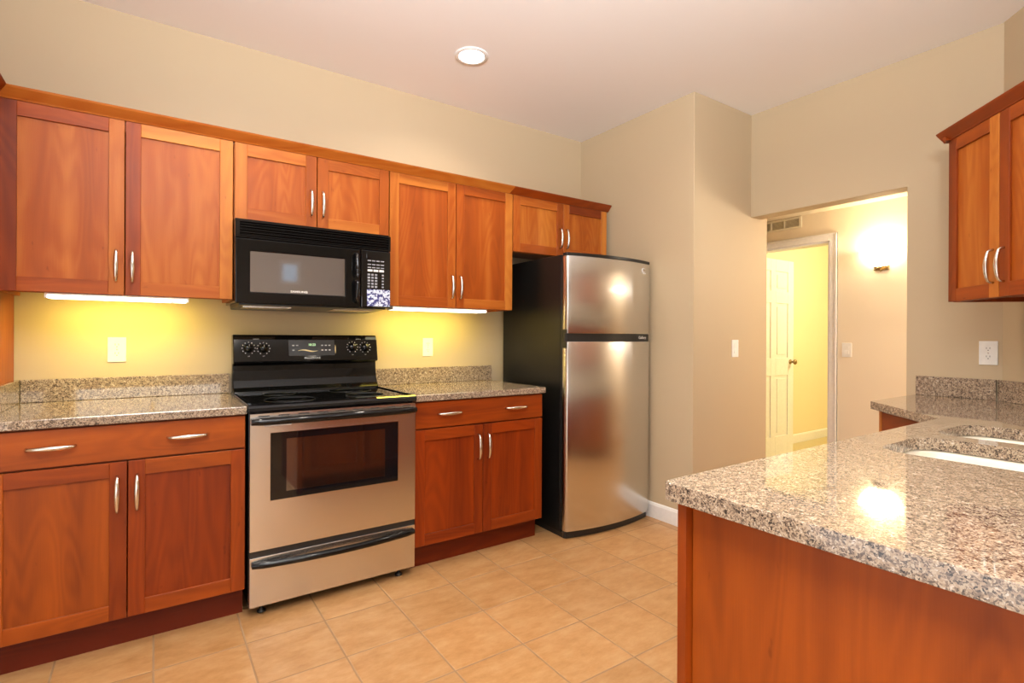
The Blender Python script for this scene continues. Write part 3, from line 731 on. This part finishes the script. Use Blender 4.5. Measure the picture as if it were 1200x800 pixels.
# double sink below
sk = thing('kitchen_sink', 'white double-bowl undermount sink set in the peninsula worktop', 'sink', (1.676, -2.70, .68))
for b_ in BOWL:
    g = .006; out_ = rrect(b_[0]-g, b_[1]+g, b_[2]-g, b_[3]+g, .08); inn = rrect(b_[0]+.035, b_[1]-.035, b_[2]+.035, b_[3]-.035, .06)
    lip = rrect(b_[0]-.022, b_[1]+.022, b_[2]-.022, b_[3]+.022, .09)
    m = MB(); rows = []
    for pts, z in ((lip, .8600), (lip, .8710), (out_, .8710), (rrect(b_[0]-.002, b_[1]+.002, b_[2]-.002, b_[3]+.002, .078), .866), (rrect(b_[0]+.008, b_[1]-.008, b_[2]+.008, b_[3]-.008, .075), .74), (inn, .70)):
        rows.append([m.bm.verts.new((p_[0], p_[1], z)) for p_ in pts])
    F = []; n = len(rows[0])
    for i in range(len(rows)-1):
        for j in range(n): F.append(m.bm.faces.new([rows[i][j], rows[i][(j+1) % n], rows[i+1][(j+1) % n], rows[i+1][j]]))
    F.append(m.bm.faces.new(rows[-1]))
    bmesh.ops.recalc_face_normals(m.bm, faces=F)
    for fc in F: fc.smooth = True
    bw = m.build('bowl', MPO, sk)
    so = bw.modifiers.new('wall_thickness', 'SOLIDIFY'); so.thickness = .006; so.offset = 1
    m = MB(); m.lathe([(.040, .7005), (.040, .7035), (.028, .7035), (.001, .701)], ((b_[0]+b_[1])/2, (b_[2]+b_[3])/2, 0), seg=28); m.build('drain', MHN, bw)
# peninsula base cabinets
pn = thing('peninsula_cabinet', 'cherry peninsula base with a wide plain end panel under the granite', 'cabinet', (1.3, -2.75, 0))
XP = .5925
m = MB()
xs = [-2.436, -2.62, -2.81, -3.0, -3.085]
m.box(XP, XP+.018, -3.085, -2.436, 0, .877, 'z', (.40, .25))
ep = m.build('end_panel', MWD, pn); ep['label'] = 'wide plain cherry end panel'
m = MB(); m.box(XP-.020, XP+.020, -2.434, -2.413, .0, .877, 'z', (.34, .55)); m.build('corner_stile', MWD, pn, bevel=.001)
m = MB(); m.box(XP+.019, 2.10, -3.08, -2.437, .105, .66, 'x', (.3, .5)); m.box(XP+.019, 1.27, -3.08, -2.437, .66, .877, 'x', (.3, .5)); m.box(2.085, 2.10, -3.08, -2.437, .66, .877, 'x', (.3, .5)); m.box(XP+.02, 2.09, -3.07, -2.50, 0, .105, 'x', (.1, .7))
m.box(XP+.0, 2.10, -3.10, -3.085, 0, .877, 'x', (.4, .4)); m.build('body', MWD, pn)
PNF = -2.416
def back_door(x0, x1, z0, z1, hand):
    m = MB(); st, rl, ya, yb = .054, .058, PNF-.020, PNF
    m.box(x0, x0+st, ya, yb, z0, z1, 'z', tone(.4, .1, .5)); m.box(x1-st, x1, ya, yb, z0, z1, 'z', tone(.4, .1, .5)); m.box(x0+st, x1-st, ya, yb, z1-rl, z1, 'x', tone(.42, .1, .5)); m.box(x0+st, x1-st, ya, yb, z0, z0+rl, 'x', tone(.42, .1, .5))
    m.box(x0+st-.003, x1-st+.003, ya+.001, yb-.009, z0+rl-.003, z1-rl+.003, 'z', tone(.4, .05, .5)); d = m.build('door', MWD, pn)
    pull(d, (hand, PNF, z1-.19), (hand, PNF, z1-.055), (0, 1, 0))
for x0, x1, hd_ in ((.62, 1.09, 1.06), (1.095, 1.565, 1.535), (1.57, 2.03, 1.60)):
    back_door(x0, x1, .128, .730, hd_)
    m = MB(); m.box(x0, x1, PNF-.020, PNF, .737, .872, 'x', tone(.42, .1, .5)); d = m.build('drawer', MWD, pn); pull(d, ((x0+x1)/2-.07, PNF, .805), ((x0+x1)/2+.07, PNF, .805), (0, 1, 0))
# corner base cabinet: front runs along the diagonal from (2.50,-2.04) to (2.15,-2.39)
cb = thing('corner_base_cabinet', 'small cherry base cabinet set diagonally beside the hall opening', 'cabinet', (2.75, -2.25, 0))
q0 = (2.520+.008, -2.012-.035)
dx = lambda t, o: (q0[0]-S2*t+S2*o, q0[1]-S2*t-S2*o)          # o goes back from the face
m = MB(); L3 = .46
m.prism([dx(0, .022), dx(L3, .022), dx(L3, .30), (3.09, -2.36), (3.09, -2.045), (q0[0]+.03, -2.045)], .105, .877, 'z', tone=(.55, .1)); m.build('body', MWD, cb)
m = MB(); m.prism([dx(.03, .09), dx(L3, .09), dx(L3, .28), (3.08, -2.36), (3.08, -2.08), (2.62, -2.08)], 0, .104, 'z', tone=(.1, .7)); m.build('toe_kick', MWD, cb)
m = MB(); m.prism([dx(.0, .0), dx(.022, .0), dx(.022, .0215), dx(0, .0215)], .105, .877, 'z', tone=(.85, .0)); m.build('face_stile', MWD, cb)
m = MB(); m.prism([dx(.026, .0), dx(.44, .0), dx(.44, .0205), dx(.026, .0205)], .737, .868, 'z', grain='x', tone=(.36, .5)); m.build('drawer', MWD, cb)
m = MB(); m.prism([dx(.026, .0), dx(.44, .0), dx(.44, .0205), dx(.026, .0205)], .128, .730, 'z', tone=(.40, .5)); m.build('door', MWD, cb)
# splashes at the right corner
slab_granite('backsplash', 'granite backsplash strip below the outlet on the right wall', XA-.021, XA-.001, YD+.02, -2.012, .9145, 1.016, 'backsplash', .002)
m = MB(); m.prism([dg(.0, .001), dg(1.06, .001), dg(1.06, .021), dg(.0, .021)], .9145, 1.016, 'z'); m.build('backsplash', MGR, None, org=(dg(.5, 0)[0], dg(.5, 0)[1], .9145), bevel=.002, tags=T('granite backsplash strip on the diagonal wall under the corner cabinet', 'backsplash'))
# diagonal wall cabinet (local frame rotated so that -y faces the room)
ox, oy = dg(.176, 0)
dc = thing('corner_wall_cabinet', 'two-door cherry wall cabinet hung on the diagonal wall at the right', 'cabinet', (ox, oy, 0), -.75*PI, local=True)
WD = .648; YFd = -.3334
carcass(dc, 0, WD, YFd+.021, -.002, ZB, ZT-.002, .35, .5)
tA = {'l': (.25, .55), 't': (.42, .35), 'r': (.92, .05), 'p': (.66, .05), 'b': (.38, .45)}; tB = {'l': (.32, .5), 't': (.45, .4), 'r': (.4, .4), 'p': (.56, .1), 'b': (.36, .5)}
d1 = shaker(dc, .001, .321, ZB+.002, ZT, YFd, tones=tA); d2 = shaker(dc, .325, WD-.001, ZB+.002, ZT, YFd, tones=tB)
pull(d1, (.292, YFd, ZB+.062), (.292, YFd, ZB+.198), OUT); pull(d2, (.353, YFd, ZB+.062), (.353, YFd, ZB+.198), OUT)
m = MB(); m.prism([(p_[0]-.0054, p_[1]) for p_ in cprof], -.030, WD+.03, 'x', tone=(.28, .6)); m.prism([(-.03+(-p_[0]-.331)*-1+.03, p_[1]) for p_ in cprof], -.33, -.01, 'y', tone=(.25, .6)) if False else None
m.build('crown_molding', MWD, dc)
m = MB(); m.prism([(0, 2.1385), (-.003, 2.144), (-.030, 2.174), (-.034, 2.182), (-.018, 2.182), (.016, 2.150), (.016, 2.1385)], YFd-.02, -.002, 'y', tone=(.3, .6)); m.build('crown_return', MWD, dc)

# ------------------------------------------------------------------ hall things
sc_ = thing('wall_sconce', 'glowing half-bowl wall sconce on the hall wall', 'light', (XH, -1.385, 1.725), -PI/2, local=True)
MGL = emit('glowing_glass', (1, .86, .52, 1), 10)
m = MB(); prof = [(.150, .18), (.146, .16), (.135, .13), (.112, .095), (.08, .068), (.04, .05), (.012, .045)]
m.lathe(prof, (0, -.002, 0), 'z', 28, a0=PI, a1=2*PI); g = m.build('glass_bowl', MGL, sc_)
so = g.modifiers.new('wall_thickness', 'SOLIDIFY'); so.thickness = .004
m = MB(); m.box(-.05, .05, -.02, 0, .02, .12); m.build('back_plate', MBRASS, sc_, bevel=.004)
m = MB(); m.tube([(0, -.005, .03), (0, -.03, .012), (0, -.055, .022), (0, -.06, .05)], .007, 10); m.tube([(-.04, -.05, .02), (0, -.06, .034), (.045, -.05, .048)], [.003, .009, .003], 8); m.build('bracket', MBRASS, sc_)
l = bpy.data.lights.new('sconce_lamp', 'POINT'); l.energy = 3.4; l.color = (1, .82, .55); l.shadow_soft_size = .05
o = bpy.data.objects.new('sconce_lamp', l); COL.objects.link(o); o.location = (XH-.10, -1.385, 1.90)
# added unseen point light to brighten the hall; far-room lamp
l = bpy.data.lights.new('hall_fill', 'POINT'); l.energy = 38; l.color = (1, .92, .82); l.shadow_soft_size = .1
o = bpy.data.objects.new('hall_fill', l); COL.objects.link(o); o.location = (3.85, -2.7, 1.9)
l = bpy.data.lights.new('far_room_lamp', 'POINT'); l.energy = 68; l.color = (1, .87, .50); l.shadow_soft_size = .15
o = bpy.data.objects.new('far_room_lamp', l); COL.objects.link(o); o.location = (5.6, -1.5, 2.2)
# return-air grille
vg = thing('return_air_grille', 'cream return-air grille high on the hall wall above the door', 'vent', (XH, -.56, 2.18), -PI/2, local=True)
m = MB(); frame_box(m, -.45, .215, 0, .10, -.43, .195, .018, .085, -.010, 0); m.box(-.065, -.05, -.010, 0, .018, .085); m.box(.06, .07, -.010, 0, .018, .085); m.build('frame', MVENT, vg, bevel=.001)
m = MB()
for k in range(7): m.prism([(-.008, .022+k*.0092), (-.001, .027+k*.0092), (-.001, .029+k*.0092), (-.008, .0235+k*.0092)], -.43, .195, 'x')
m.build('louvers', MVENT, vg)
m = MB(); m.box(-.43, .195, -.0009, -.0001, .018, .085); m.build('backing', MVIN, vg)
# six-panel door, standing open into the far room
dr1 = thing('door_1', 'white six-panel door standing open into the yellow room', 'door', (XH+.125, -.205, .012), 0, local=True)
DW, DH, DT = .780, 2.005, .035
m = MB(); cols = [(.11, .345), (.435, .67)]; rows_ = [(.20, .82), (1.0, 1.56), (1.68, 1.885)]
holes = [(a, b, c, d) for a, b in cols for c, d in rows_]
xs = sorted({0, DW, *[v for a in cols for v in a]})
for p_, q_ in zip(xs, xs[1:]):
    hs = sorted([h for h in holes if h[0] <= p_ and h[1] >= q_], key=lambda h: h[2]); z = 0
    for h in hs: m.box(p_, q_, -DT, 0, z, h[2]); z = h[3]
    m.box(p_, q_, -DT, 0, z, DH)
for a, b, c, d in holes:
    m.box(a, b, -DT+.009, -.009, c, d)
    m.box(a+.035, b-.035, -DT+.003, -.003, c+.035, d-.035)
lf = m.build('leaf', MT, dr1, bevel=.002)
for s_ in (-1, 1):
    yb = -DT if s_ < 0 else 0
    m = MB(); m.lathe([(.026, yb), (.026, yb+s_*.006), (.011, yb+s_*.010), (.010, yb+s_*.030), (.024, yb+s_*.040), (.028, yb+s_*.052), (.022, yb+s_*.062), (.001, yb+s_*.066)], (DW-.065, 0, .955), 'y', 20); m.build('knob', MBRASS, lf)
for z in (.2, 1.0, 1.8):
    m = MB(); m.tube([(-.004, -DT-.004, z-.045), (-.004, -DT-.004, z+.045)], .006, 8); m.build('hinge', MBRASS, lf)
